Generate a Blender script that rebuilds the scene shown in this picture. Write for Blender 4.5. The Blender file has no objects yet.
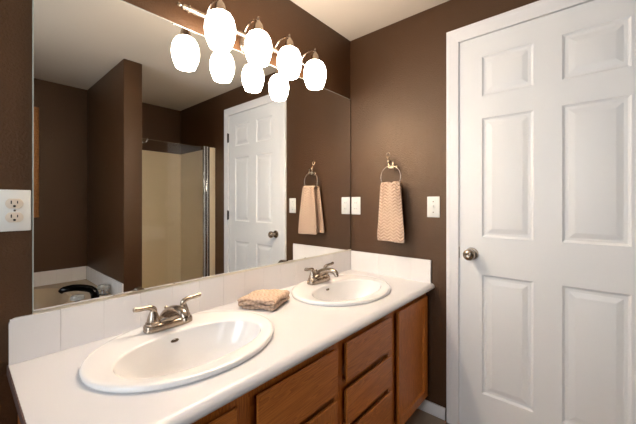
import bpy, bmesh, math, random
from mathutils import Vector, Matrix
PI = math.pi
random.seed(4)
C = bpy.context.scene.collection

# ------------------------------------------------------------------ camera, world, lights, exposure
CAM = Vector((-1.76, -1.231, 1.197))
cd = bpy.data.cameras.new('camera')
cam = bpy.data.objects.new('camera', cd); C.objects.link(cam)
cam.location = CAM
fwd = Vector((0.756, 0.6545, 0.0))
cam.rotation_euler = fwd.to_track_quat('-Z', 'Y').to_euler()
cd.sensor_width = 36.0; cd.sensor_fit = 'HORIZONTAL'; cd.lens = 312.0/636.0*36.0
cd.shift_y = -9.5/636.0; cd.clip_start = 0.02
bpy.context.scene.camera = cam

w = bpy.data.worlds.new('world'); bpy.context.scene.world = w; w.use_nodes = True
w.node_tree.nodes['Background'].inputs[0].default_value = (0.75, 0.86, 1.0, 1)
w.node_tree.nodes['Background'].inputs[1].default_value = 0.6

LAMP_STRENGTH = 15.0
BULB_STRENGTH = 150.0
LAMP_COLOR = (1.0, 0.87, 0.74, 1)
def area(name, loc, direction, sx, sy, power, col):
    l = bpy.data.lights.new(name, 'AREA'); l.shape = 'RECTANGLE'; l.size = sx; l.size_y = sy
    l.energy = power; l.color = col
    o = bpy.data.objects.new(name, l); C.objects.link(o); o.location = loc
    o.rotation_euler = Vector(direction).to_track_quat('-Z', 'Y').to_euler()
    return o
# added fill light, sent in through an added window in the near wall
area('added_near_fill', (-3.0, -0.82, 1.42), (1, -0.03, -0.05), 1.2, 1.3, 18, (0.86, 0.93, 1.0))
# weaker added fill, through a second added window over the bathtub
area('added_tub_fill', (-2.25, -2.78, 1.45), (0.12, 1, -0.05), 0.62, 0.92, 2.5, (0.93, 0.96, 1.0))

vs = bpy.context.scene.view_settings
vs.view_transform = 'Standard'; vs.look = 'None'; vs.gamma = 1.0; vs.exposure = 0.88
vs.use_curve_mapping = False

# ------------------------------------------------------------------ materials
def lin(r, g, b):
    f = lambda c: (c/255/12.92) if c/255 <= 0.04045 else ((c/255+0.055)/1.055)**2.4
    return (f(r), f(g), f(b), 1)
def mat(name, col, rough=0.5, metal=0.0, bump=0.0, scale=100.0, detail=2.0, vary=0.0, vscale=5.0, spec=None, coat=0.0, dist=0.002):
    m = bpy.data.materials.new(name); m.use_nodes = True
    nt = m.node_tree; b = nt.nodes['Principled BSDF']
    b.inputs['Base Color'].default_value = col
    b.inputs['Roughness'].default_value = rough; b.inputs['Metallic'].default_value = metal
    if spec is not None: b.inputs['Specular IOR Level'].default_value = spec
    if coat: b.inputs['Coat Weight'].default_value = coat
    tc = nt.nodes.new('ShaderNodeTexCoord')
    if bump:
        n = nt.nodes.new('ShaderNodeTexNoise'); n.inputs['Scale'].default_value = scale; n.inputs['Detail'].default_value = detail
        nt.links.new(tc.outputs['Object'], n.inputs['Vector'])
        bp = nt.nodes.new('ShaderNodeBump'); bp.inputs['Strength'].default_value = bump; bp.inputs['Distance'].default_value = dist
        nt.links.new(n.outputs['Fac'], bp.inputs['Height']); nt.links.new(bp.outputs['Normal'], b.inputs['Normal'])
    if vary:
        n2 = nt.nodes.new('ShaderNodeTexNoise'); n2.inputs['Scale'].default_value = vscale; n2.inputs['Detail'].default_value = 3
        nt.links.new(tc.outputs['Object'], n2.inputs['Vector'])
        mx = nt.nodes.new('ShaderNodeMix'); mx.data_type = 'RGBA'
        mx.inputs[6].default_value = tuple(c*(1-vary) for c in col[:3])+(1,)
        mx.inputs[7].default_value = tuple(min(1, c*(1+vary)) for c in col[:3])+(1,)
        nt.links.new(n2.outputs['Fac'], mx.inputs[0]); nt.links.new(mx.outputs[2], b.inputs['Base Color'])
    return m

def oak(name, horiz):
    m = bpy.data.materials.new(name); m.use_nodes = True
    nt = m.node_tree; b = nt.nodes['Principled BSDF']; L = nt.links.new
    tc = nt.nodes.new('ShaderNodeTexCoord'); mp = nt.nodes.new('ShaderNodeMapping')
    L(tc.outputs['Object'], mp.inputs['Vector'])
    mp.inputs['Scale'].default_value = (1.6, 14, 14) if horiz else (14, 14, 1.6)
    mp.inputs['Location'].default_value = (0.7, 0.3, 0.1)
    n = nt.nodes.new('ShaderNodeTexNoise'); n.inputs['Scale'].default_value = 1.3; n.inputs['Detail'].default_value = 3; n.inputs['Distortion'].default_value = 0.6
    L(mp.outputs['Vector'], n.inputs['Vector'])
    ml = nt.nodes.new('ShaderNodeMath'); ml.operation = 'MULTIPLY'; ml.inputs[1].default_value = 16
    L(n.outputs['Fac'], ml.inputs[0])
    fr = nt.nodes.new('ShaderNodeMath'); fr.operation = 'FRACT'; L(ml.outputs[0], fr.inputs[0])
    mp2 = nt.nodes.new('ShaderNodeMapping'); L(tc.outputs['Object'], mp2.inputs['Vector'])
    mp2.inputs['Scale'].default_value = (12, 380, 380) if horiz else (380, 380, 12)
    n2 = nt.nodes.new('ShaderNodeTexNoise'); n2.inputs['Scale'].default_value = 1; n2.inputs['Detail'].default_value = 3
    L(mp2.outputs['Vector'], n2.inputs['Vector'])
    mx = nt.nodes.new('ShaderNodeMath'); mx.operation = 'MULTIPLY_ADD'; mx.inputs[1].default_value = 0.45
    L(fr.outputs[0], mx.inputs[0]); 
    m2 = nt.nodes.new('ShaderNodeMath'); m2.operation = 'MULTIPLY'; m2.inputs[1].default_value = 0.75
    L(n2.outputs['Fac'], m2.inputs[0]); L(m2.outputs[0], mx.inputs[2])
    cr = nt.nodes.new('ShaderNodeValToRGB'); L(mx.outputs[0], cr.inputs['Fac'])
    cr.color_ramp.elements[0].position = 0.15; cr.color_ramp.elements[0].color = lin(214, 132, 56)
    cr.color_ramp.elements[1].position = 0.9; cr.color_ramp.elements[1].color = lin(168, 92, 32)
    L(cr.outputs['Color'], b.inputs['Base Color'])
    b.inputs['Roughness'].default_value = 0.38
    bp = nt.nodes.new('ShaderNodeBump'); bp.inputs['Strength'].default_value = 0.25; bp.inputs['Distance'].default_value = 0.001
    L(n2.outputs['Fac'], bp.inputs['Height']); L(bp.outputs['Normal'], b.inputs['Normal'])
    return m

def tile_floor(name):
    m = bpy.data.materials.new(name); m.use_nodes = True
    nt = m.node_tree; b = nt.nodes['Principled BSDF']; L = nt.links.new
    tc = nt.nodes.new('ShaderNodeTexCoord')
    br = nt.nodes.new('ShaderNodeTexBrick'); br.offset = 0.0; br.inputs['Scale'].default_value = 1
    br.inputs['Brick Width'].default_value = 0.3; br.inputs['Row Height'].default_value = 0.3; br.inputs['Mortar Size'].default_value = 0.004
    br.inputs['Color1'].default_value = lin(150, 130, 112); br.inputs['Color2'].default_value = lin(160, 140, 120); br.inputs['Mortar'].default_value = lin(105, 92, 80)
    L(tc.outputs['Object'], br.inputs['Vector']); L(br.outputs['Color'], b.inputs['Base Color'])
    b.inputs['Roughness'].default_value = 0.5
    return m

def glass_mat(name, tint=(0.99, 0.995, 0.99, 1)):
    m = bpy.data.materials.new(name); m.use_nodes = True
    nt = m.node_tree; nt.nodes.clear(); L = nt.links.new
    out = nt.nodes.new('ShaderNodeOutputMaterial'); tr = nt.nodes.new('ShaderNodeBsdfTransparent'); gl = nt.nodes.new('ShaderNodeBsdfGlossy')
    tr.inputs[0].default_value = tint; gl.inputs['Roughness'].default_value = 0.02
    fr = nt.nodes.new('ShaderNodeFresnel'); fr.inputs[0].default_value = 1.45
    mx = nt.nodes.new('ShaderNodeMixShader'); L(fr.outputs[0], mx.inputs[0]); L(tr.outputs[0], mx.inputs[1]); L(gl.outputs[0], mx.inputs[2]); L(mx.outputs[0], out.inputs[0])
    return m

def shade_mat(name):
    m = bpy.data.materials.new(name); m.use_nodes = True
    nt = m.node_tree; b = nt.nodes['Principled BSDF']
    b.inputs['Base Color'].default_value = lin(250, 240, 220); b.inputs['Roughness'].default_value = 0.25
    b.inputs['Emission Color'].default_value = LAMP_COLOR; b.inputs['Emission Strength'].default_value = LAMP_STRENGTH
    return m

M = {}
M['wall'] = mat('brown_paint', lin(70, 43, 22), 0.42, bump=0.9, scale=150, detail=3, spec=0.7, dist=0.0035)
M['wall'].node_tree.nodes['Principled BSDF'].inputs['Specular Tint'].default_value = (1.0, 0.82, 0.64, 1)
M['ceiling'] = mat('ceiling_paint', lin(224, 211, 194), 0.8, bump=0.3, scale=110, dist=0.002)
M['white_paint'] = mat('white_door_paint', lin(238, 238, 238), 0.45, bump=0.05, scale=60)
M['trim'] = mat('white_trim_paint', lin(238, 236, 236), 0.4)
M['counter'] = mat('white_counter', lin(217, 214, 215), 0.3)
M['end_strip'] = mat('dark_brown_end', lin(96, 74, 68), 0.5)
M['tile'] = mat('white_glazed_tile', lin(238, 233, 230), 0.16)
M['grout'] = mat('pale_grout', lin(232, 227, 223), 0.8)
M['porcelain'] = mat('bisque_porcelain', lin(233, 230, 228), 0.1, coat=0.3)
M['nickel'] = mat('brushed_nickel', lin(172, 156, 140), 0.27, 1.0, bump=0.05, scale=300)
M['chrome'] = mat('polished_chrome', lin(205, 205, 205), 0.12, 1.0)
M['dark_chrome'] = mat('dark_reflective_metal', lin(40, 38, 38), 0.12, 1.0)
M['brass'] = mat('antique_nickel', lin(165, 145, 120), 0.25, 1.0)
M['mirror'] = mat('mirror_silver', (0.90, 0.905, 0.89, 1), 0.0, 1.0)
M['channel'] = mat('satin_aluminium', lin(232, 226, 212), 0.3, 1.0)
M['mirror_edge'] = mat('mirror_polished_edge', lin(200, 205, 195), 0.2, 0.3)
M['oak_h'] = oak('oak_horizontal_grain', True)
M['oak_v'] = oak('oak_vertical_grain', False)
M['floor'] = tile_floor('floor_tile')
M['plastic'] = mat('white_plastic', lin(226, 224, 218), 0.35)
M['ivory'] = mat('ivory_plastic', lin(218, 204, 186), 0.35)
M['slot'] = mat('slot_black', lin(30, 24, 20), 0.6)
M['terry'] = mat('peach_beige_terry', lin(212, 184, 160), 0.95, bump=0.5, scale=600, vary=0.06, vscale=60, dist=0.0008)
# zigzag grooves coloured darker than the ribs: their shade painted into the terry
nt = M['terry'].node_tree; b_ = nt.nodes['Principled BSDF']; at = nt.nodes.new('ShaderNodeAttribute'); at.attribute_name = 'groove_shade'
mx_ = nt.nodes.new('ShaderNodeMix'); mx_.data_type = 'RGBA'; mx_.inputs[6].default_value = lin(148, 114, 93); mx_.inputs[7].default_value = lin(206, 178, 155)
nt.links.new(at.outputs['Fac'], mx_.inputs[0]); nt.links.new(mx_.outputs[2], b_.inputs['Base Color'])
M['surround'] = mat('almond_fiberglass', lin(248, 232, 200), 0.3)
M['tub'] = mat('almond_acrylic', lin(200, 178, 148), 0.25)
M['glass'] = glass_mat('clear_shower_glass')
M['crystal'] = mat('clear_acrylic', lin(225, 225, 222), 0.08); M['crystal'].node_tree.nodes['Principled BSDF'].inputs['Transmission Weight'].default_value = 0.6
M['hinge'] = mat('dark_hinge_metal', lin(70, 60, 52), 0.4, 1.0)
M['shade'] = shade_mat('lit_opal_glass')
M['bulb'] = mat('lit_bulb', lin(255, 250, 240), 0.3)
M['bulb'].node_tree.nodes['Principled BSDF'].inputs['Emission Color'].default_value = LAMP_COLOR
M['bulb'].node_tree.nodes['Principled BSDF'].inputs['Emission Strength'].default_value = BULB_STRENGTH
M['bronze'] = mat('hammered_bronze', lin(180, 122, 68), 0.3, 0.4, bump=1.0, scale=90, vary=0.55, vscale=70, dist=0.01)
M['canvas'] = mat('muted_canvas', lin(120, 104, 84), 0.8, vary=0.4, vscale=8)

# ------------------------------------------------------------------ helpers
def add_box(bm, x0, x1, y0, y1, z0, z1, bev=0.0, seg=2):
    g = bmesh.ops.create_cube(bm, size=1.0); vs_ = g['verts']
    for v in vs_:
        v.co = Vector(((x0+x1)/2+v.co.x*(x1-x0), (y0+y1)/2+v.co.y*(y1-y0), (z0+z1)/2+v.co.z*(z1-z0)))
    if bev:
        es = list({e for v in vs_ for e in v.link_edges})
        bmesh.ops.bevel(bm, geom=es, offset=bev, segments=seg, profile=0.5, affect='EDGES')
def add_grid(bm, rows, close_u=False, close_v=False):
    vr = [[bm.verts.new(p) for p in r] for r in rows]
    nv = len(vr); nu = len(vr[0])
    for i in range(nv-1 if not close_v else nv):
        for j in range(nu-1 if not close_u else nu):
            a = vr[i][j]; b = vr[i][(j+1) % nu]; c = vr[(i+1) % nv][(j+1) % nu]; d = vr[(i+1) % nv][j]
            try: bm.faces.new((a, b, c, d))
            except ValueError: pass
    return vr
def add_lathe(bm, prof, org, axis=(0, 0, 1), n=28, sx=1.0, sy=1.0):
    """prof: list of (radius, height); closed with caps when the end radius is > 0"""
    q = Vector(axis).normalized().to_track_quat('Z', 'Y'); org = Vector(org)
    rows = []
    for r, h in prof:
        r = max(r, 1e-5)
        rows.append([org + q @ Vector((r*sx*math.cos(2*PI*k/n), r*sy*math.sin(2*PI*k/n), h)) for k in range(n)])
    vr = add_grid(bm, rows, close_u=True)
    bm.faces.new(list(reversed(vr[0]))); bm.faces.new(vr[-1])
def add_tube(bm, pts, rads, n=12, flat=None, up=(0, 0, 1)):
    """sweep with radius per point; flat = list of height factors"""
    pts = [Vector(p) for p in pts]
    if not hasattr(rads, '__len__'): rads = [rads]*len(pts)
    rows = []; side0 = None
    for i, p in enumerate(pts):
        t = (pts[min(i+1, len(pts)-1)]-pts[max(i-1, 0)]).normalized()
        u = Vector(up)
        if side0 is None:
            s = t.cross(u)
            if s.length < 1e-3: s = t.cross(Vector((1, 0, 0)))
        else:
            s = side0 - t*side0.dot(t)
        s.normalize(); side0 = s; nrm = s.cross(t).normalized()
        f = flat[i] if flat else 1.0
        rows.append([p + s*rads[i]*math.cos(2*PI*k/n) + nrm*rads[i]*f*math.sin(2*PI*k/n) for k in range(n)])
    vr = add_grid(bm, rows, close_u=True)
    bm.faces.new(list(reversed(vr[0]))); bm.faces.new(vr[-1])
def smooth_path(pts, sub=6):
    P_ = [Vector(p) for p in pts]; out = []
    for i in range(len(P_)-1):
        p0 = P_[max(i-1, 0)]; p1 = P_[i]; p2 = P_[i+1]; p3 = P_[min(i+2, len(P_)-1)]
        for k in range(sub):
            t = k/sub
            out.append(0.5*((2*p1)+(p2-p0)*t+(2*p0-5*p1+4*p2-p3)*t*t+(3*p1-p0-3*p2+p3)*t**3))
    out.append(P_[-1]); return out
def lerp_list(vals, n):
    out = []
    for i in range(n):
        f = i/(n-1)*(len(vals)-1); k = min(int(f), len(vals)-2); t = f-k
        out.append(vals[k]*(1-t)+vals[k+1]*t)
    return out
def wpos(o):
    v = Vector((0, 0, 0))
    while o is not None:
        v += Vector(o.location); o = o.parent
    return v
def obj(name, bm, m, parent=None, smooth=True, recalc=True, label=None, angle=40):
    if recalc: bmesh.ops.recalc_face_normals(bm, faces=bm.faces)
    bb = [v.co for v in bm.verts]
    lo = Vector((min(c.x for c in bb), min(c.y for c in bb), min(c.z for c in bb))); hi = Vector((max(c.x for c in bb), max(c.y for c in bb), max(c.z for c in bb)))
    org = Vector(((lo.x+hi.x)/2, (lo.y+hi.y)/2, lo.z))
    for v in bm.verts: v.co -= org
    me = bpy.data.meshes.new(name); bm.to_mesh(me); bm.free()
    o = bpy.data.objects.new(name, me); C.objects.link(o)
    me.materials.append(M[m] if isinstance(m, str) else m)
    if smooth:
        me.polygons.foreach_set('use_smooth', [True]*len(me.polygons))
        me.set_sharp_from_angle(angle=math.radians(angle))
    if parent is not None:
        o.parent = parent; o.location = org - wpos(parent)
    else: o.location = org
    if label: o['label'] = label
    return o
def tag(o, label, cat, group=None):
    o['label'] = label; o['category'] = cat
    if group: o['group'] = group
    return o
def thing(name, label, cat, loc, group=None):
    o = bpy.data.objects.new(name, None); C.objects.link(o); o.location = loc; o.empty_display_size = 0.05
    return tag(o, label, cat, group)
def struct(name, bm, m, parent=None, **k):
    o = obj(name, bm, m, parent, **k)
    if parent is None: o['kind'] = 'structure'
    return o
def box(name, m, *a, parent=None, bev=0.0, st=False, label=None):
    bm = bmesh.new(); add_box(bm, *a, bev=bev)
    return (struct if st else obj)(name, bm, m, parent, label=label)
def dup(root, loc, label, group=None):
    r = root.copy(); C.objects.link(r); r.location = loc; r['label'] = label
    if group: r['group'] = group
    for ch in list(root.children):
        c = ch.copy(); C.objects.link(c); c.parent = r
        for g in ch.children:
            d = g.copy(); C.objects.link(d); d.parent = c
    return r

# ------------------------------------------------------------------ room shell
H = 2.302; XL = -2.75; YB = -2.50; T = 0.12
bm = bmesh.new(); add_box(bm, XL-T, T, YB-T, T, -0.1, 0); struct('floor', bm, 'floor')
bm = bmesh.new(); add_box(bm, XL-T, T, YB-T, T, H, H+0.1); struct('ceiling', bm, 'ceiling')
bm = bmesh.new(); add_box(bm, XL-T, T, 0, T, 0, H); struct('wall_left', bm, 'wall')
bm = bmesh.new(); 
UX0, UX1, UZ0, UZ1 = -2.55, -1.95, 1.0, 1.9  # opening for the added tub window
add_box(bm, XL-T, UX0, YB-T, YB, 0, H); add_box(bm, UX1, T, YB-T, YB, 0, H)
add_box(bm, UX0, UX1, YB-T, YB, 0, UZ0); add_box(bm, UX0, UX1, YB-T, YB, UZ1, H); struct('wall_back', bm, 'wall')
bm = bmesh.new()
add_box(bm, UX0, UX0+0.035, YB-0.09, YB-0.04, UZ0, UZ1); add_box(bm, UX1-0.035, UX1, YB-0.09, YB-0.04, UZ0, UZ1)
add_box(bm, UX0+0.035, UX1-0.035, YB-0.09, YB-0.04, UZ0, UZ0+0.035); add_box(bm, UX0+0.035, UX1-0.035, YB-0.09, YB-0.04, UZ1-0.035, UZ1)
win2 = struct('added_window_2', bm, 'trim')  # unseen window, added to let the tub fill light in
box('added_pane', 'glass', UX0+0.035, UX1-0.035, YB-0.068, YB-0.062, UZ0+0.035, UZ1-0.035, parent=win2)
# wall on the right, with the opening of the door
DY0, DY1, DZ = -0.703, -1.477, 2.058
bm = bmesh.new()
add_box(bm, 0, T, DY0, 0, 0, H); add_box(bm, 0, T, YB, DY1, 0, H); add_box(bm, 0, T, DY1, DY0, DZ, H)
struct('wall_right', bm, 'wall')
# near end wall with an opening for the added window
WY0, WY1, WZ0, WZ1 = -1.40, -0.28, 0.85, 2.05
bm = bmesh.new()
add_box(bm, XL-T, XL, YB, WY0, 0, H); add_box(bm, XL-T, XL, WY1, 0, 0, H)
add_box(bm, XL-T, XL, WY0, WY1, 0, WZ0); add_box(bm, XL-T, XL, WY0, WY1, WZ1, H)
struct('wall_near', bm, 'wall')
bm = bmesh.new()
add_box(bm, XL-0.09, XL-0.04, WY0, WY0+0.04, WZ0, WZ1); add_box(bm, XL-0.09, XL-0.04, WY1-0.04, WY1, WZ0, WZ1)
add_box(bm, XL-0.09, XL-0.04, WY0+0.04, WY1-0.04, WZ0, WZ0+0.04); add_box(bm, XL-0.09, XL-0.04, WY0+0.04, WY1-0.04, WZ1-0.04, WZ1)
win = struct('added_window_1', bm, 'trim')  # unseen window, added to let the near fill light in
box('added_pane', 'glass', XL-0.068, XL-0.062, WY0+0.04, WY1-0.04, WZ0+0.04, WZ1-0.04, parent=win)
# partition between the tub and the shower
PX0, PX1, PY = -0.928, -0.796, -1.468
bm = bmesh.new(); add_box(bm, PX0, PX1, YB, PY, 0, H, bev=0.006); struct('wall_partition', bm, 'wall')
# baseboards
box('baseboard_right', 'trim', -0.012, 0, -0.638, -0.02, 0, 0.066, bev=0.003, st=True)
box('baseboard_left', 'trim', XL, -1.70, -0.012, 0, 0, 0.066, bev=0.003, st=True)

# ------------------------------------------------------------------ door and casing
bm = bmesh.new()
cw = 0.066
def casing_leg(y0, y1, z0, z1): add_box(bm, -0.019, 0.0, y0, y1, z0, z1, bev=0.004)
# mitred casing as one frame: outer and inner outline with a sloping face
yo0, yo1, zo = -0.646, -1.536, 2.124
yi0, yi1, zi = -0.7085, -1.4735, 2.0535
outl = [(yo0, 0), (yo0, zo), (yo1, zo), (yo1, 0)]; inl = [(yi0, 0), (yi0, zi), (yi1, zi), (yi1, 0)]
def mixp(f): return [(a[0]*(1-f)+b[0]*f, a[1]*(1-f)+b[1]*f) for a, b in zip(outl, inl)]
rows = []
for x, f in ((0, 0), (-0.014, 0), (-0.017, 0.05), (-0.017, 0.30), (-0.0155, 0.36), (-0.0125, 0.94), (-0.0105, 1), (0.0, 1)):
    rows.append([Vector((x, y, z)) for y, z in mixp(f)])
add_grid(bm, rows)
struct('trim_1', bm, 'trim', smooth=False)
bm = bmesh.new()      # jamb
add_box(bm, 0.0, T, DY0-0.0, yi0+0.0-0.004, 0, DZ-0.004); add_box(bm, 0.0, T, DY1, DY1+0.004, 0, DZ-0.004); add_box(bm, 0.0, T, DY1, DY0, DZ-0.004, DZ)
struct('trim_2', bm, 'trim', smooth=False)

def door_leaf():
    bm = bmesh.new()
    y0, y1 = -0.712, -1.470; z0, z1 = 0.008, 2.050; xf, xb = -0.002, 0.033
    pc = [(-0.820, -1.038), (-1.144, -1.362)]
    pz = [(0.218, 0.828), (1.020, 1.628), (1.741, 1.943)]
    ys = [y0, pc[0][0], pc[0][1], pc[1][0], pc[1][1], y1]
    zs = [z0, pz[0][0], pz[0][1], pz[1][0], pz[1][1], pz[2][0], pz[2][1], z1]
    for x, sgn in ((xf, 1), (xb, -1)):
        for i in range(5):
            for j in range(7):
                a, b, c, d = ys[i], ys[i+1], zs[j], zs[j+1]
                if i in (1, 3) and j in (1, 3, 5):
                    rows = []
                    for ins, dep in ((0, 0), (0.004, 0.0035), (0.010, 0.0068), (0.018, 0.007), (0.022, 0.007), (0.043, 0.002), (0.046, 0.0015)):
                        xx = x+dep*sgn
                        rows.append([Vector((xx, a-ins, c+ins)), Vector((xx, b+ins, c+ins)), Vector((xx, b+ins, d-ins)), Vector((xx, a-ins, d-ins))])
                    vr = add_grid(bm, rows, close_u=True); bm.faces.new(vr[-1])
                else:
                    bm.faces.new([bm.verts.new(p) for p in ((x, a, c), (x, b, c), (x, b, d), (x, a, d))])
    for a, b in (((y0, z0), (y1, z0)), ((y1, z0), (y1, z1)), ((y1, z1), (y0, z1)), ((y0, z1), (y0, z0))):
        bm.faces.new([bm.verts.new(p) for p in ((xf, a[0], a[1]), (xf, b[0], b[1]), (xb, b[0], b[1]), (xb, a[0], a[1]))])
    bmesh.ops.remove_doubles(bm, verts=bm.verts, dist=0.0002)
    return bm
door = struct('door_1', door_leaf(), 'white_paint', angle=12)
bm = bmesh.new()
kp = (-0.002, -0.772, 0.930)
add_lathe(bm, [(0.032, 0), (0.032, 0.004), (0.029, 0.008), (0.013, 0.010), (0.011, 0.030), (0.014, 0.034), (0.024, 0.040), (0.0285, 0.050), (0.028, 0.060), (0.022, 0.068), (0.012, 0.071), (0.009, 0.069), (0.0, 0.069)], kp, axis=(-1, 0, 0), n=32)
obj('door_knob', bm, 'nickel', door, label='satin nickel round knob')
bm = bmesh.new(); add_box(bm, -0.0065, 0.02, -0.7106, -0.7095, 0.90, 0.96)
obj('latch_plate', bm, 'brass', door)
for hz in (1.834, 1.073, 0.25):
    bm = bmesh.new()
    add_lathe(bm, [(0.0, -0.004), (0.006, 0), (0.006, 0.088), (0.0, 0.094)], (-0.012, -1.4755, hz-0.045), n=12)
    add_box(bm, -0.010, -0.002, -1.482, -1.468, hz-0.043, hz+0.043)
    obj('hinge', bm, 'hinge', door, label='dark metal hinge')

# ------------------------------------------------------------------ vanity
CT = 0.742; VL = -1.667
bm = bmesh.new()
prof = [(0, CT), (-0.552, CT), (-0.5585, CT-0.0008), (-0.567, CT-0.0045), (-0.5745, CT-0.0105), (-0.5785, CT-0.017), (-0.579, CT-0.021), (-0.579, CT-0.0245), (-0.577, CT-0.0275), (-0.572, CT-0.0285), (0, CT-0.0285)]
vr = add_grid(bm, [[Vector((x, y, z)) for y, z in prof] for x in (VL, 0.0)], close_u=True)
bm.faces.new(vr[0]); bm.faces.new(list(reversed(vr[1])))
counter = obj('countertop', bm, 'counter')
tag(counter, 'long white countertop with rounded front edge holding both sinks', 'countertop')
SX, SY, SA, SB = (-1.269, -0.450), -0.262, 0.287, 0.234
cut = []
for sx in SX:
    bm = bmesh.new(); add_lathe(bm, [(1, -0.1), (1, 0.1)], (sx, SY, CT-0.02), n=64, sx=SA-0.03, sy=SB-0.03)
    c = obj('cutter', bm, 'counter'); cut.append(c)
    md = counter.modifiers.new('hole', 'BOOLEAN'); md.operation = 'DIFFERENCE'; md.object = c; md.solver = 'EXACT'
bpy.context.view_layer.update()
dg = bpy.context.evaluated_depsgraph_get()
me = bpy.data.meshes.new_from_object(counter.evaluated_get(dg)); counter.modifiers.clear(); counter.data = me
me.polygons.foreach_set('use_smooth', [True]*len(me.polygons)); me.set_sharp_from_angle(angle=math.radians(35))
for c in cut: bpy.data.objects.remove(c)
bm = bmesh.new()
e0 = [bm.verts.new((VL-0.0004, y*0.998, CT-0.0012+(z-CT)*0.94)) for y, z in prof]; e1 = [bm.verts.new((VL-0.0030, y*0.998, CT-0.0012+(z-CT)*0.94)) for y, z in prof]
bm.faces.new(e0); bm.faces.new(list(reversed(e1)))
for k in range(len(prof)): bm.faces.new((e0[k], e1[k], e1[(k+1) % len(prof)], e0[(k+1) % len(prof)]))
obj('end_strip', bm, 'end_strip', counter, angle=20, label='dark brown strip on the open end')  # thin dark brown layer over the end face of the countertop

# backsplash: glazed tiles over a grout bed, along the mirror wall and the end wall
STZ = 0.870
bs = thing('backsplash', 'low white tiled backsplash behind the countertop, turning the corner', 'backsplash', (-0.83, -0.006, CT))
bm = bmesh.new(); add_box(bm, VL+0.003, -0.001, -0.0090, 0, CT, STZ-0.003)
x = -1.554-0.113; first = True
while x < -0.012:
    x1 = min(x+0.113, -0.010)
    if first:
        # end tile with a rounded upper corner
        r = 0.016; pts = [(x+0.0005, CT+0.0008), (x1-0.0006, CT+0.0008), (x1-0.0006, STZ)]
        pts += [(x+0.0005+r-r*math.sin(a*PI/12), STZ-r+r*math.cos(a*PI/12)) for a in range(0, 7)]
        f1 = [bm.verts.new((p[0], -0.0115, p[1])) for p in pts]; f0 = [bm.verts.new((p[0], 0.0, p[1])) for p in pts]
        bm.faces.new(f1); bm.faces.new(list(reversed(f0)))
        for k in range(len(pts)): bm.faces.new((f1[k], f0[k], f0[(k+1) % len(pts)], f1[(k+1) % len(pts)]))
        first = False
    else: add_box(bm, x+0.0004, x1-0.0004, -0.0100, 0.0, CT+0.0008, STZ, bev=0.0007)
    x += 0.113
obj('tile_run', bm, 'tile', bs, angle=8)
bm = bmesh.new(); y = -0.0115
add_box(bm, -0.0108, 0, -0.558, -0.012, CT, STZ-0.003)
ys = [-0.0115, -0.107, -0.220, -0.333, -0.446, -0.559]
for a, b in zip(ys[:-1], ys[1:]): add_box(bm, -0.0115, 0, b+0.0004, a-0.0004, CT+0.0008, STZ, bev=0.0007)
obj('tile_run', bm, 'tile', bs, angle=8)

# cabinet
cab = thing('vanity_cabinet', 'long oak vanity cabinet under the white countertop', 'cabinet', (-0.83, -0.27, 0))
FY = -0.53; zb = 0.10; zt = CT-0.029
box('side_panel', 'oak_v', -1.648, -1.632, FY+0.019, -0.004, zb, zt, parent=cab)
box('bottom_panel', 'oak_h', -1.632, -0.004, FY+0.019, -0.004, zb, zb+0.016, parent=cab)
box('toe_kick', 'oak_h', -1.648, -0.014, -0.46, -0.445, 0, zb, parent=cab)
bm = bmesh.new()
# face frame: stiles and rails with openings behind doors and drawers
zr = [(zb, zb+0.04), (0.662, zt)]
st = [(-1.648, -1.61), (-1.275, -1.235), (-0.862, -0.812), (-0.455, -0.395), (-0.045, -0.004)]
for a, b in st: add_box(bm, a, b, FY, FY+0.019, zb, zt)
for k in range(4):
    a, b = st[k][1], st[k+1][0]
    for z0, z1 in zr: add_box(bm, a, b, FY+0.0005, FY+0.0185, z0, z1)
    mids = [(0.484, 0.512)] if k < 2 else ([(0.497, 0.522), (0.333, 0.360)] if k == 2 else [])
    for z0, z1 in mids: add_box(bm, a, b, FY+0.0005, FY+0.0185, z0, z1)
obj('face_frame', bm, 'oak_v', cab)
bm = bmesh.new(); add_box(bm, -1.60, -0.05, FY+0.020, FY+0.024, zb+0.02, zt-0.02); obj('dust_panel', bm, 'oak_v', cab)
def flat_front(x0, x1, z0, z1):
    bm = bmesh.new(); rows = []
    for ins, y in ((0.013, FY-0.0005), (0.013, FY-0.004), (0, FY-0.017), (0, FY-0.0205), (0.003, FY-0.0225)):
        rows.append([Vector((x0+ins, y, z0+ins)), Vector((x1-ins, y, z0+ins)), Vector((x1-ins, y, z1-ins)), Vector((x0+ins, y, z1-ins))])
    vr = add_grid(bm, rows, close_u=True); bm.faces.new(list(reversed(vr[0]))); bm.faces.new(vr[-1]); return bm
for x0, x1, z0, z1 in ((-0.811, -0.460, 0.526, 0.674), (-0.811, -0.460, 0.362, 0.498), (-0.811, -0.460, 0.115, 0.336)):
    obj('drawer_front', flat_front(x0, x1, z0, z1), 'oak_h', cab, angle=20)
for x0, x1 in ((-1.226, -0.866), (-1.630, -1.290)):
    obj('false_drawer_front', flat_front(x0, x1, 0.509, 0.671), 'oak_h', cab, angle=20)
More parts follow.
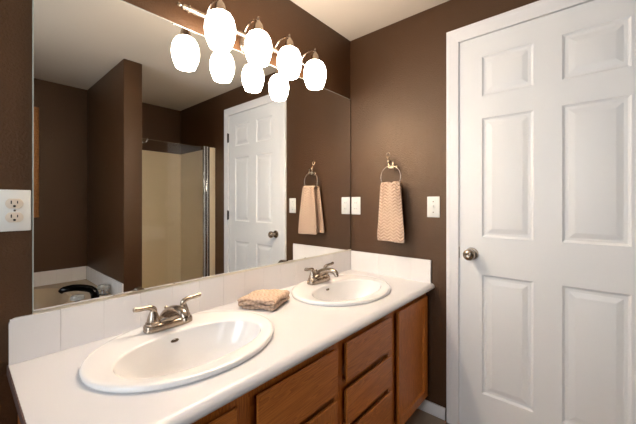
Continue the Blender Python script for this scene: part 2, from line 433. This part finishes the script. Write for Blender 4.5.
def panel_door(x0, x1, z0, z1):
    d = None
    bm = bmesh.new(); rows = []
    for ins, y in ((0.010, FY-0.0005), (0.010, FY-0.003), (0, FY-0.014), (0.001, FY-0.0195), (0.004, FY-0.0215), (0.046, FY-0.0215), (0.050, FY-0.017), (0.053, FY-0.010)):
        rows.append([Vector((x0+ins, y, z0+ins)), Vector((x1-ins, y, z0+ins)), Vector((x1-ins, y, z1-ins)), Vector((x0+ins, y, z1-ins))])
    vr = add_grid(bm, rows, close_u=True); bm.faces.new(list(reversed(vr[0])))
    d = obj('cabinet_door', bm, 'oak_v', cab, angle=20)
    box('door_panel', 'oak_v', x0+0.050, x1-0.050, FY-0.0115, FY-0.006, z0+0.050, z1-0.050, parent=d)
panel_door(-0.388, -0.034, 0.110, 0.674)
panel_door(-1.226, -0.866, 0.110, 0.485)
panel_door(-1.630, -1.290, 0.110, 0.485)

# ------------------------------------------------------------------ sinks
def bowl_edge(a):
    c, s = math.cos(a), math.sin(a)
    b = 0.135 if s > 0 else 0.132
    e = 0.92
    return (0.224*math.copysign(abs(c)**e, c), -0.042+b*math.copysign(abs(s)**e, s))
def make_sink(sx):
    t = thing('drop_in_sink', 'oval bisque drop-in sink at the near end of the countertop', 'sink', (sx, SY, CT))
    bm = bmesh.new(); n = 96; rows = []
    O = lambda k, f, z: Vector((sx+SA*f*math.cos(k), SY+SB*f*math.sin(k), z))
    A = [2*PI*i/n for i in range(n)]
    def outer(ins, z): return [Vector((sx+(SA-ins)*math.cos(a), SY+(SB-ins)*math.sin(a), z)) for a in A]
    def mixr(f, z, out_ins=0.012, inn=1.0):
        r = []
        for a in A:
            ox, oy = (SA-out_ins)*math.cos(a), (SB-out_ins)*math.sin(a); ix, iy = bowl_edge(a)
            r.append(Vector((sx+ox*(1-f)+ix*f, SY+oy*(1-f)+iy*f, z)))
        return r
    def inner(s, z, cy=-0.042, dx=0.0):
        r = []
        for a in A:
            ix, iy = bowl_edge(a)
            # blend towards a rounder, slightly set-back drain
            r.append(Vector((sx+ix*s, SY+cy*(1-s)*0.55+iy*s, z)))
        return r
    rows += [outer(0.012, CT-0.003), outer(0.004, CT+0.0006), outer(0.0015, CT+0.002), outer(0.0, CT+0.005), outer(0.0, CT+0.0115), outer(0.0015, CT+0.0145), outer(0.005, CT+0.0165), outer(0.010, CT+0.0170)]
    rows += [mixr(0.15, CT+0.0168), mixr(0.5, CT+0.0150), mixr(0.9, CT+0.0138), mixr(0.975, CT+0.0128), mixr(1.0, CT+0.0105)]
    for s, z in ((0.992, 0.006), (0.972, -0.006), (0.94, -0.020), (0.89, -0.042), (0.81, -0.070), (0.69, -0.096), (0.53, -0.113), (0.35, -0.122), (0.18, -0.126), (0.10, -0.128)):
        rows.append(inner(s, CT+z))
    rows.append(inner(0.09, CT-0.134))
    k = len(rows)
    rows.append(inner(0.2, CT-0.134)); rows.append(inner(0.54, CT-0.121)); rows.append(inner(0.84, CT-0.076)); rows.append(inner(0.965, CT-0.034)); rows.append(inner(1.02, CT-0.006)); 
    add_grid(bm, rows, close_u=True, close_v=True)
    obj('basin', bm, 'porcelain', t, angle=60)
    bm = bmesh.new(); add_lathe(bm, [(0.0, 0.0), (0.020, 0.0), (0.022, 0.003), (0.019, 0.0045), (0.012, 0.0035), (0.0, 0.006)], (sx, SY-0.063, CT-0.1275), n=24)
    obj('drain', bm, 'chrome', t, label='metal drain stopper')
    bm = bmesh.new()
    add_lathe(bm, [(0.0, 0.0), (1.0, 0.0), (0.92, 1.3), (0.7, 1.6), (0.62, 0.6), (0.0, 0.5)], (sx-0.010, SY+0.0885, CT-0.012), axis=(0, -1, 0.55), n=24, sx=0.0145, sy=0.0062)
    o = obj('overflow_ring', bm, 'nickel', t, label='small nickel overflow ring')
    return t
# lathe heights above are in units of the ring radius: scale the profile to millimetres
_al = add_lathe
def add_lathe(bm, prof, org, axis=(0, 0, 1), n=28, sx=1.0, sy=1.0):
    if sx < 0.02: prof = [(r, h*0.002) for r, h in prof]
    _al(bm, prof, org, axis, n, sx, sy)
sink = make_sink(SX[0])
sink2 = dup(sink, (SX[1], SY, CT), 'oval bisque drop-in sink at the far end, by the towel ring wall')
sink['label'] = 'oval bisque drop-in sink at the near left end of the countertop'

# ------------------------------------------------------------------ faucets
def make_faucet(fx, fy, fz):
    t = thing('faucet', 'x', 'faucet', (fx, fy, fz))
    bm = bmesh.new(); n = 40; rows = []
    def ring(a, b, z, e=0.55):
        r = []
        for i in range(n):
            c, s = math.cos(2*PI*i/n), math.sin(2*PI*i/n)
            r.append(Vector((fx+a*math.copysign(abs(c)**e, c), fy+b*math.copysign(abs(s)**e, s), fz+z)))
        return r
    rows = [ring(0.080, 0.027, 0), ring(0.0825, 0.029, 0.002), ring(0.082, 0.0285, 0.016), ring(0.080, 0.027, 0.021), ring(0.074, 0.022, 0.0245), ring(0.03, 0.01, 0.026)]
    vr = add_grid(bm, rows, close_u=True); bm.faces.new(list(reversed(vr[0]))); bm.faces.new(vr[-1])
    obj('base_plate', bm, 'nickel', t)
    # spout: a broad body rising from the plate, arching out over the basin
    bm = bmesh.new()
    path = smooth_path([(fx, fy+0.012, fz+0.012), (fx, fy+0.004, fz+0.036), (fx, fy-0.018, fz+0.056), (fx, fy-0.050, fz+0.070), (fx, fy-0.084, fz+0.076), (fx, fy-0.110, fz+0.071), (fx, fy-0.122, fz+0.058)], 6)
    add_tube(bm, path, lerp_list([0.034, 0.030, 0.024, 0.0185, 0.0155, 0.0140, 0.0125], len(path)), n=20, flat=lerp_list([0.8, 0.8, 0.8, 0.78, 0.8, 0.9, 1.0], len(path)))
    # shoulders flowing into the plate
    add_tube(bm, smooth_path([(fx-0.060, fy, fz+0.014), (fx-0.03, fy, fz+0.024), (fx, fy-0.004, fz+0.034), (fx+0.03, fy, fz+0.024), (fx+0.060, fy, fz+0.014)], 6), lerp_list([0.010, 0.016, 0.022, 0.016, 0.010], 25), n=16)
    sp = obj('spout', bm, 'nickel', t)
    bm = bmesh.new(); add_lathe(bm, [(0.009, 0), (0.0105, 0.001), (0.0105, 0.010), (0.009, 0.012)], (fx, fy-0.1235, fz+0.0480), axis=(0, 0.12, 1), n=20)
    obj('aerator', bm, 'nickel', sp)
    for s in (-1, 1):
        bm = bmesh.new(); hx = fx+s*0.0525
        add_lathe(bm, [(0.0240, 0.018), (0.0250, 0.022), (0.0245, 0.029), (0.0205, 0.033), (0.0200, 0.039), (0.0175, 0.048), (0.0140, 0.058), (0.0110, 0.066), (0.0095, 0.070), (0.0, 0.076)], (hx, fy, fz), n=28)
        path = smooth_path([(hx-s*0.002, fy, fz+0.060), (hx, fy-0.001, fz+0.073), (hx+s*0.010, fy-0.003, fz+0.081), (hx+s*0.028, fy-0.005, fz+0.084), (hx+s*0.045, fy-0.006, fz+0.085), (hx+s*0.062, fy-0.006, fz+0.088)], 6)
        rr = [0.0105, 0.0105, 0.0095, 0.0085, 0.0100, 0.0108]
        add_tube(bm, path + [path[-1]+Vector((s*0.003, 0, 0.0003))], lerp_list(rr, len(path))+[0.005], n=16, flat=lerp_list([1, 1, 0.95, 0.85, 0.78, 0.75], len(path))+[0.7])
        obj('lever_handle', bm, 'nickel', t)
    bm = bmesh.new()
    add_lathe(bm, [(0.0028, 0), (0.0028, 0.036), (0.0062, 0.040), (0.0066, 0.045), (0.004, 0.048), (0.0, 0.049)], (fx, fy+0.022, fz+0.018), n=14)
    obj('lift_rod', bm, 'nickel', t)
    return t
FZ = CT+0.0158
f1 = make_faucet(-1.268, -0.103, FZ); f1['label'] = 'brushed nickel two-handle faucet on the near left sink'
f2 = dup(f1, (-0.452, -0.106, FZ), 'brushed nickel two-handle faucet on the far sink by the corner')

# ------------------------------------------------------------------ mirror
mr = thing('wall_mirror', 'wide frameless wall mirror above the backsplash', 'mirror', (-0.81, -0.003, 0.872))
box('mirror_glass', 'mirror', -1.6145, -0.0085, -0.006, -0.001, 0.8785, 1.898, parent=mr)
bm = bmesh.new()
add_box(bm, -1.617, -1.6145, -0.0065, -0.0005, 0.872, 1.9005); add_box(bm, -1.6145, -0.0085, -0.0065, -0.0005, 1.898, 1.9005)
obj('mirror_edge', bm, 'mirror_edge', mr, label='polished glass edge')
box('gap_shade_strip', 'slot', -0.0085, -0.0035, -0.0055, -0.0005, 0.872, 1.9005, parent=mr, label='dark strip for the shaded gap at the corner edge')  # dark strip stands in for the shade of the corner gap
box('bottom_channel', 'channel', -1.617, -0.0035, -0.0095, -0.0005, 0.8705, 0.8785, parent=mr, label='bright metal channel along the bottom')

# ------------------------------------------------------------------ vanity light
LX = (-1.090, -0.904, -0.718, -0.532); LY = -0.147
vl = thing('vanity_light', 'four-lamp satin nickel vanity light bar above the mirror', 'light fixture', (-0.83, 0, 1.94))
bz = 1.943
bm = bmesh.new()
add_lathe(bm, [(0.0, 0), (0.062, 0), (0.064, 0.004), (0.060, 0.010), (0.046, 0.014), (0.042, 0.020), (0.022, 0.024), (0.014, 0.03), (0.013, 0.066), (0.0, 0.067)], (-0.835, -0.0005, bz), axis=(0, -1, 0), n=36, sx=1.0, sy=1.0)
obj('wall_canopy', bm, 'nickel', vl)
bm = bmesh.new()
add_lathe(bm, [(0.0, 0), (0.006, 0.001), (0.0085, 0.008), (0.006, 0.015), (0.0045, 0.018), (0.0100, 0.022), (0.0100, 0.040), (0.0145, 0.043), (0.0145, 0.048), (0.0100, 0.050), (0.0100, 0.733), (0.0145, 0.735), (0.0145, 0.740), (0.0100, 0.743), (0.0100, 0.761), (0.0045, 0.765), (0.0075, 0.775), (0.0, 0.783)], (-1.223, -0.068, bz), axis=(1, 0, 0), n=20)
obj('bar', bm, 'nickel', vl)
for i, x in enumerate(LX):
    bm = bmesh.new()
    path = smooth_path([(x, -0.068, bz), (x, -0.048, bz+0.020), (x, -0.054, bz+0.038), (x, -0.080, bz+0.056), (x, -0.115, bz+0.058), (x, -0.138, bz+0.046), (x, LY, bz+0.034)], 5)
    add_tube(bm, path, 0.0042, n=10)
    add_lathe(bm, [(0.0, 0.064), (0.004, 0.061), (0.006, 0.054), (0.004, 0.047), (0.009, 0.041), (0.012, 0.034), (0.0185, 0.026), (0.0215, 0.016), (0.0245, -0.004), (0.0225, -0.006), (0.0, -0.008)], (x, LY, bz), n=24)
    arm = obj('lamp_arm', bm, 'nickel', vl)
    bm = bmesh.new(); n = 40; rows = []
    pr = [(0.0215, 0.136), (0.030, 0.134), (0.0425, 0.125), (0.0520, 0.108), (0.0575, 0.088), (0.0590, 0.068), (0.0570, 0.046), (0.0515, 0.026), (0.0450, 0.010), (0.0410, 0.0)]
    pr += [(q_-0.0025, h_+(0.0005 if k_ == 0 else 0.0)) for k_, (q_, h_) in enumerate(reversed(pr))]
    rows = [[Vector((x+q_*math.cos(2*PI*k/n), LY+q_*math.sin(2*PI*k/n), 1.801+h_)) for k in range(n)] for q_, h_ in pr]
    add_grid(bm, rows, close_u=True, close_v=True)
    obj('glass_shade', bm, 'shade', vl, angle=60, label='glowing barrel-shaped white glass shade')
    bm = bmesh.new(); add_lathe(bm, [(0.0, 0), (0.011, 0.003), (0.0185, 0.011), (0.021, 0.021), (0.019, 0.032), (0.013, 0.046), (0.012, 0.060), (0.0, 0.062)], (x, LY, 1.808), n=20)
    obj('bulb', bm, 'bulb', vl)

# ------------------------------------------------------------------ towel ring and towels
tr = thing('towel_ring', 'satin nickel towel ring with scrolled bracket on the brown end wall', 'towel ring', (0, -0.335, 1.35))
bm = bmesh.new()
ry, rz, R = -0.330, 1.352, 0.066
add_lathe(bm, [(0.0, 0), (0.016, 0), (0.017, 0.003), (0.013, 0.007), (0.006, 0.010), (0.0055, 0.050), (0.0, 0.052)], (0, ry-0.010, 1.412), axis=(-1, 0, 0), n=22)
add_lathe(bm, [(0, 0), (0.009, 0.002), (0.0115, 0.010), (0.009, 0.018), (0, 0.021)], (-0.05, ry+0.012, 1.434), n=18)
add_box(bm, -0.056, -0.044, ry-0.018, ry+0.016, 1.400, 1.412, bev=0.003)
add_box(bm, -0.055, -0.045, ry-0.022, ry-0.012, 1.398, 1.436, bev=0.003)
add_box(bm, -0.055, -0.045, ry+0.007, ry+0.017, 1.398, 1.436, bev=0.003)
add_lathe(bm, [(0, 0), (0.006, 0.001), (0.006, 0.012), (0, 0.013)], (-0.05, ry-0.017, 1.434), n=14)
# scroll curling up over the ball
pts = []
for k in range(30):
    a = k/29*2.15*PI; r_ = 0.017-0.0045*k/29
    pts.append((-0.05+0.012*k/29, ry+0.019+r_*math.sin(a)*0.8, 1.486-r_*math.cos(a)))
pts = [(-0.05, ry+0.012, 1.452)] + pts
add_tube(bm, pts, 0.0022, n=8, up=(1, 0, 0))
obj('bracket', bm, 'brass', tr)
bm = bmesh.new(); n = 64
rows = []
for i in range(n):
    a = 2*PI*i/n
    c = Vector((-0.05, ry+R*math.cos(a), rz+R*math.sin(a))); rd = Vector((0, math.cos(a), math.sin(a)))
    rows.append([c+rd*0.0036*math.cos(b)+Vector((0.0036*math.sin(b), 0, 0)) for b in [2*PI*j/10 for j in range(10)]])
add_grid(bm, rows, close_u=True, close_v=True)
obj('ring', bm, 'nickel', tr)

def tri(x): return abs((x % 1.0)*2-1)
def chevron(u, s):   # u, s in metres; zigzag ribs
    z = s + 0.016*tri(u/0.040)
    return abs(math.sin(PI*z/0.019))**0.7
def towel_faces(bm, rows, tones):
    lay = bm.verts.layers.float_color.new('groove_shade')
    vr = add_grid(bm, rows)
    for a_, t_ in zip(vr, tones):
        for v, c in zip(a_, t_): v[lay] = (c, c, c, 1)
def make_hand_towel():
    tones = []
    bm = bmesh.new(); nu, ns = 110, 300
    Lf, Lb = 0.345, 0.335; top = 0.022; tot = Lf+Lb+top
    rows = []
    for j in range(ns+1):
        s = tot*j/ns; row = []; tones.append([chevron((i/nu-0.5)*0.16+0.3, s) for i in range(nu+1)])
        if s < Lf: z = 0.966+s; side = -1; v = 1-(s/Lf)
        elif s < Lf+top: 
            a = (s-Lf)/top*PI; z = 0.966+Lf+0.010*math.sin(a); side = -math.cos(a); v = 0
        else: z = 0.966+Lf-(s-Lf-top); side = 1; v = (s-Lf-top)/Lb
        w = 0.118+0.056*min(1, v*1.15)**0.8
        yc = ry-0.008-0.006*v if side < 0 else ry+0.002+0.016*v
        for i in range(nu+1):
            u = i/nu-0.5
            pl = math.sin(u*2*PI*1.6+0.6)*0.008*(1-v)**2 + math.sin(u*2*PI*0.7+1)*0.004
            th = 0.016+0.007*(1-4*u*u)+0.004*v
            x = -0.050+side*th + (pl if side < 0 else -pl*0.3)
            x += -0.0045*chevron(u*w*1.0+0.3, s)*(1 if side <= 0 else -1)
            y = yc+u*w
            zz = z + (0.004*math.sin(u*5) if j in (0, ns) else 0) - 0.006*(2*u)**2*(1-v)
            zz += (0.010*u if side < 0 else -0.008*u)*v*0
            if v == 0: zz -= 0.010*math.exp(-((u-0.0)/0.12)**2)*0.8
            row.append(Vector((x, y, zz)))
        rows.append(row)
    towel_faces(bm, rows, tones)
    o = obj('hand_towel', bm, 'terry', angle=180)
    md = o.modifiers.new('thickness', 'SOLIDIFY'); md.thickness = 0.006; md.offset = 0
    return o
tag(make_hand_towel(), 'beige chevron-ribbed hand towel hanging from the ring', 'towel')

def make_washcloth():
    A = Vector((-0.970, -0.098, 0)); Bp = Vector((-0.900, -0.245, 0)); Cc = Vector((-0.750, -0.178, 0))
    e1 = (Bp-A); L1 = e1.length; e1.normalize(); e2 = (Cc-Bp); L2 = e2.length; e2.normalize()
    lay = [0.008, 0.0205, 0.033, 0.0455]
    path = []
    r = 0.00625
    def seg(a, b, z, n):
        for k in range(n): t = k/(n-1); path.append((a+(b-a)*t, z))
    ends = [(0.012, L1-0.010), (0.006, L1-0.008), (0.010, L1-0.007), (0.004, L1-0.006)]
    # serpentine of four layers
    seg(ends[0][0], ends[0][1], lay[0], 36)
    for k in range(1, 6): a = -PI/2+PI*k/6; path.append((ends[0][1]+r*1.3*math.cos(a), (lay[0]+lay[1])/2+r*math.sin(a)))
    seg(ends[1][1], ends[1][0], lay[1], 36)
    for k in range(1, 6): a = -PI/2+PI*k/6; path.append((ends[1][0]-r*1.3*math.cos(a), (lay[1]+lay[2])/2+r*math.sin(a)))
    seg(ends[2][0], ends[2][1], lay[2], 36)
    for k in range(1, 6): a = -PI/2+PI*k/6; path.append((ends[2][1]+r*1.3*math.cos(a), (lay[2]+lay[3])/2+r*math.sin(a)))
    seg(ends[3][1], ends[3][0], lay[3], 36)
    path.append((ends[3][0]-0.004, lay[3]-0.003))
    # the outermost turn wraps from top to bottom on the B side
    bm = bmesh.new(); rows = []; tones = []; nt_ = 110; acc = 0
    for i, (p, z) in enumerate(path):
        if i: acc += math.hypot(p-path[i-1][0], z-path[i-1][1])
        row = []; tones.append([0.2+0.8*chevron(j/nt_*L2, acc) for j in range(nt_+1)])
        for j in range(nt_+1):
            t = j/nt_*L2
            k = p/L1
            wob = 0.0022*math.sin(t*60+k*5+z*300)+0.0018*math.sin(k*17+z*500)
            zz = z + wob*min(1, z/0.02) + 0.004*math.sin(PI*k)*math.sin(PI*t/L2)*(z/0.04)
            rib = 0.0050*(chevron(t, acc)-0.6)
            top = 1 if z > 0.044 else 0.5
            zz *= 1-0.16*(1-k)**2-0.14*(t/L2)**3-0.10*(1-t/L2)**4
            zz += rib*top
            edge = 0.006*math.sin(k*9+z*260) + 0.005*(0.0485-z)/0.04*math.sin(k*3)
            q = A + e1*(p+0.003*math.sin(t*40+z*90)*(z/0.04)) + e2*(t + (edge if j == 0 or True else 0)*(1-t/L2)*1.0)
            row.append(Vector((q.x, q.y, CT+max(zz, 0.0055))))
        rows.append(row)
    towel_faces(bm, rows, tones)
    o = obj('folded_washcloth', bm, 'terry', angle=180)
    md = o.modifiers.new('thickness', 'SOLIDIFY'); md.thickness = 0.0100; md.offset = 0
    return o
tag(make_washcloth(), 'beige ribbed washcloth folded on the countertop between the sinks', 'towel')

# ------------------------------------------------------------------ outlets and switches
def make_outlet(loc, axis):
    """built facing -Y about the origin, axis = 'x' plate along X"""
    t = thing('electrical_outlet', 'x', 'outlet', loc); cx, cy, cz = loc
    box('cover_plate', 'plastic', cx-0.0355, cx+0.0355, cy-0.006, cy, cz-0.0585, cz+0.0585, parent=t, bev=0.003)
    for s in (-1, 1):
        z = cz+s*0.0195; bm = bmesh.new(); n = 40; rows = []
        def ring(y, k):
            r = []
            for i in range(n):
                a = 2*PI*i/n; px = 0.0172*k*math.cos(a); pz = 0.0172*k*math.sin(a)
                r.append(Vector((cx+px*1.08, y, z+max(-0.0138*k, min(0.0138*k, pz)))))
            return r
        vr = add_grid(bm, [ring(cy-0.003, 1), ring(cy-0.0075, 1), ring(cy-0.0082, 0.94)], close_u=True)
        bm.faces.new(vr[0]); bm.faces.new(list(reversed(vr[-1])))
        rc = obj('receptacle', bm, 'ivory', t, label='ivory receptacle')
        bm = bmesh.new()
        add_box(bm, cx-0.0078, cx-0.0052, cy-0.0086, cy-0.0075, z-0.001, z+0.0085); add_box(bm, cx+0.0052, cx+0.0074, cy-0.0086, cy-0.0075, z+0.0, z+0.0075)
        add_lathe(bm, [(0.0, 0), (0.0032, 0), (0.0032, 0.0011), (0, 0.0011)], (cx, cy-0.0075, z-0.0072), axis=(0, -1, 0), n=14)
        obj('slots', bm, 'slot', rc, label='dark slots')
    bm = bmesh.new(); add_lathe(bm, [(0, 0), (0.003, 0), (0.0025, 0.0015), (0, 0.0018)], (cx, cy-0.006, cz), axis=(0, -1, 0), n=12)
    obj('screw', bm, 'chrome', t)
    return t
o1 = make_outlet((-1.655, 0, 1.1745), 'x'); o1['label'] = 'white duplex outlet left of the mirror'
def make_switch(y, z, label, kind='toggle'):
    t = thing('light_switch', label, 'switch', (0, y, z))
    box('cover_plate', 'plastic', -0.006, 0, y-0.0355, y+0.0355, z-0.0585, z+0.0585, parent=t, bev=0.003)
    if kind == 'toggle':
        bm = bmesh.new(); add_box(bm, -0.0075, -0.004, y-0.0055, y+0.0055, z-0.0125, z+0.0125, bev=0.001)
        add_box(bm, -0.016, -0.006, y-0.0035, y+0.0035, z+0.001, z+0.0085, bev=0.001)
        obj('toggle', bm, 'plastic', t)
    else:
        bm = bmesh.new(); add_box(bm, -0.0085, -0.004, y-0.0165, y+0.0165, z-0.033, z+0.033, bev=0.0015); add_box(bm, -0.0095, -0.008, y-0.012, y+0.012, z-0.004, z+0.004, bev=0.0005)
        rk = obj('device_face', bm, 'plastic', t)
        for s in (-1, 1):
            bm = bmesh.new()
            for d in (-0.006, 0.006): add_box(bm, -0.0088, -0.0082, y+d-0.001, y+d+0.001, z+s*0.020-0.004, z+s*0.020+0.004)
            obj('slots', bm, 'slot', rk, label='dark slots')
    for s in (-1, 1):
        bm = bmesh.new(); add_lathe(bm, [(0, 0), (0.0032, 0), (0.0027, 0.0014), (0, 0.0018)], (-0.006, y, z+s*(0.030 if kind == 'toggle' else 0.048)), axis=(-1, 0, 0), n=12)
        obj('screw', bm, 'brass' if kind == 'toggle' else 'plastic', t)
    return t
make_switch(-0.571, 1.172, 'white toggle switch plate beside the white door casing')
g = make_switch(-0.048, 1.1755, 'white outlet plate in the corner beside the mirror', 'gfci')
g.name = 'electrical_outlet'; g['category'] = 'outlet'

# ------------------------------------------------------------------ what the mirror shows: tub alcove
tub = thing('bathtub', 'almond drop-in bathtub in the alcove left of the partition', 'bathtub', (-1.8, -2.0, 0))
TZ = 0.447; tx0, tx1, ty0, ty1 = XL+0.001, PX0-0.001, YB+0.001, -1.468
bm = bmesh.new(); n = 64
def srect(cx, cy, a, b, z, e):
    return [Vector((cx+a*math.copysign(abs(math.cos(t))**e, math.cos(t)), cy+b*math.copysign(abs(math.sin(t))**e, math.sin(t)), z)) for t in [2*PI*i/n for i in range(n)]]
cx, cy = (tx0+tx1)/2, (ty0+ty1)/2; a, b = (tx1-tx0)/2, (ty1-ty0)/2
# oval well cut in a rectangular deck
rows = [srect(cx, cy, a, b, TZ-0.03, 0.05), srect(cx, cy, a, b, TZ, 0.05), srect(cx-0.05, cy, a*0.82, b*0.80, TZ, 0.5), srect(cx-0.05, cy, a*0.80, b*0.77, TZ+0.012, 0.5), srect(cx-0.05, cy, a*0.78, b*0.74, TZ+0.006, 0.5), srect(cx-0.05, cy, a*0.74, b*0.68, TZ-0.10, 0.55), srect(cx-0.05, cy, a*0.66, b*0.58, TZ-0.32, 0.6), srect(cx-0.05, cy, a*0.5, b*0.4, TZ-0.36, 0.7)]
vr = add_grid(bm, rows, close_u=True); bm.faces.new(vr[-1])
obj('tub_shell', bm, 'tub', tub, angle=50)
box('apron', 'tub', tx0, tx1, ty1-0.03, ty1-0.002, 0, TZ-0.03, parent=tub)
# row of white tiles round the tub deck
tb = thing('tub_tile_border', 'row of white square tiles round the bathtub deck', 'tiles', (-1.8, YB+0.005, TZ))
bm = bmesh.new(); x = PX0-0.009
add_box(bm, XL+0.001, PX0-0.009, YB+0.001, YB+0.007, TZ+0.001, TZ+0.126)
while x > XL+0.02:
    x0 = max(x-0.111, XL+0.001); add_box(bm, x0-0.0015, x-0.0003, YB+0.001, YB+0.0085, TZ+0.001, TZ+0.128, bev=0.001); x -= 0.113
obj('tile_run', bm, 'tile', tb, angle=8)
bm = bmesh.new(); y = YB+0.010
add_box(bm, PX0-0.007, PX0-0.001, YB+0.010, ty1-0.002, TZ+0.001, TZ+0.126)
while y < ty1-0.02:
    y1 = min(y+0.111, ty1); add_box(bm, PX0-0.0085, PX0-0.001, y+0.0003, min(y1+0.0015, ty1), TZ+0.001, TZ+0.128, bev=0.001); y += 0.113
obj('tile_run', bm, 'tile', tb, angle=8)
# tub faucet
tf = thing('tub_faucet', 'dark arched tub spout between two clear knobs on the tub deck', 'faucet', (-1.12, -1.60, TZ))
bm = bmesh.new()
pth = smooth_path([(-1.070, -1.640, TZ+0.001), (-1.072, -1.640, TZ+0.05), (-1.090, -1.650, TZ+0.085), (-1.14, -1.675, TZ+0.104), (-1.195, -1.70, TZ+0.110), (-1.245, -1.725, TZ+0.102), (-1.262, -1.735, TZ+0.086)], 6)
add_tube(bm, pth, lerp_list([0.028, 0.027, 0.026, 0.026, 0.025, 0.022, 0.018], len(pth)), n=20, flat=lerp_list([1, 1, 0.7, 0.6, 0.6, 0.7, 0.9], len(pth)), up=(0, 1, 0))
obj('spout', bm, 'dark_chrome', tf)
for x, y, s in ((-1.195, -1.565, 1.25), (-0.985, -1.76, 1.25)):
    bm = bmesh.new()
    add_lathe(bm, [(0.030*s, 0), (0.030*s, 0.006), (0.014*s, 0.012), (0.012*s, 0.046)], (x, y, TZ), n=20)
    kb = obj('knob_base', bm, 'chrome', tf)
    bm = bmesh.new(); add_lathe(bm, [(0.018*s, 0.044), (0.034*s, 0.052), (0.036*s, 0.066), (0.030*s, 0.080), (0.016*s, 0.085)], (x, y, TZ), n=10)
    obj('clear_knob', bm, 'crystal', kb, label='faceted clear knob')
# framed picture
pf = thing('framed_picture', 'tall picture in a hammered bronze frame seen at the left edge of the mirror', 'picture', (-1.55, YB, 1.06))
px0, px1, pz0, pz1 = -1.80, -1.285, 1.064, 2.043
bm = bmesh.new(); fw = 0.05
add_box(bm, px0, px0+fw, YB+0.001, YB+0.03, pz0, pz1, bev=0.006); add_box(bm, px1-fw, px1, YB+0.001, YB+0.03, pz0, pz1, bev=0.006)
add_box(bm, px0+fw, px1-fw, YB+0.001, YB+0.028, pz0, pz0+fw, bev=0.006); add_box(bm, px0+fw, px1-fw, YB+0.001, YB+0.028, pz1-fw, pz1, bev=0.006)
obj('frame', bm, 'bronze', pf)
box('canvas', 'canvas', px0+fw, px1-fw, YB+0.002, YB+0.012, pz0+fw, pz1-fw, parent=pf)

# ------------------------------------------------------------------ shower, also seen in the mirror
SYF = -1.735; SZ = 1.770
sh = thing('shower_stall', 'almond shower stall surround in the alcove beyond the partition', 'shower', (-0.4, -2.2, 0))
bm = bmesh.new(); s0 = 0.022
add_box(bm, PX1+0.001, -0.001, YB+0.001, YB+s0+0.03, 0.06, SZ, bev=0.01)
add_box(bm, PX1+0.001, PX1+s0, YB+s0, SYF, 0.06, SZ, bev=0.006)
add_box(bm, -s0, -0.001, YB+s0, SYF, 0.06, SZ, bev=0.006)
obj('surround', bm, 'surround', sh)
bm = bmesh.new()
add_box(bm, PX1+0.001, -0.001, YB+0.001, SYF+0.03, 0, 0.06, bev=0.008); add_box(bm, PX1+0.001, -0.001, SYF-0.04, SYF+0.03, 0.06, 0.12, bev=0.012)
obj('pan', bm, 'surround', sh)
sd = thing('shower_door', 'clear glass shower door with a bright metal side post', 'shower door', (-0.45, SYF, 0.12))
box('glass_panel', 'glass', PX1+0.022, -0.126, SYF+0.001, SYF+0.007, 0.125, 1.757, parent=sd)
bm = bmesh.new()
add_box(bm, -0.129, -0.099, SYF-0.012, SYF+0.014, 0.122, 1.77, bev=0.004); add_box(bm, -0.0985, -0.065, SYF-0.016, SYF+0.018, 0.122, 1.77, bev=0.006)
obj('side_post', bm, 'chrome', sd)
box('wall_filler', 'surround', -0.0645, -0.001, SYF-0.012, SYF+0.016, 0.122, 1.765, parent=sd, bev=0.003, label='almond filler strip')
bm = bmesh.new(); add_tube(bm, smooth_path([(-0.70, SYF+0.010, 1.725), (-0.695, SYF+0.030, 1.722), (-0.680, SYF+0.040, 1.732), (-0.672, SYF+0.036, 1.755)], 5), 0.005, n=10)
add_lathe(bm, [(0, 0), (0.010, 0), (0.010, 0.004), (0, 0.005)], (-0.70, SYF+0.007, 1.725), axis=(0, 1, 0), n=14)
obj('hook', bm, 'chrome', sd)
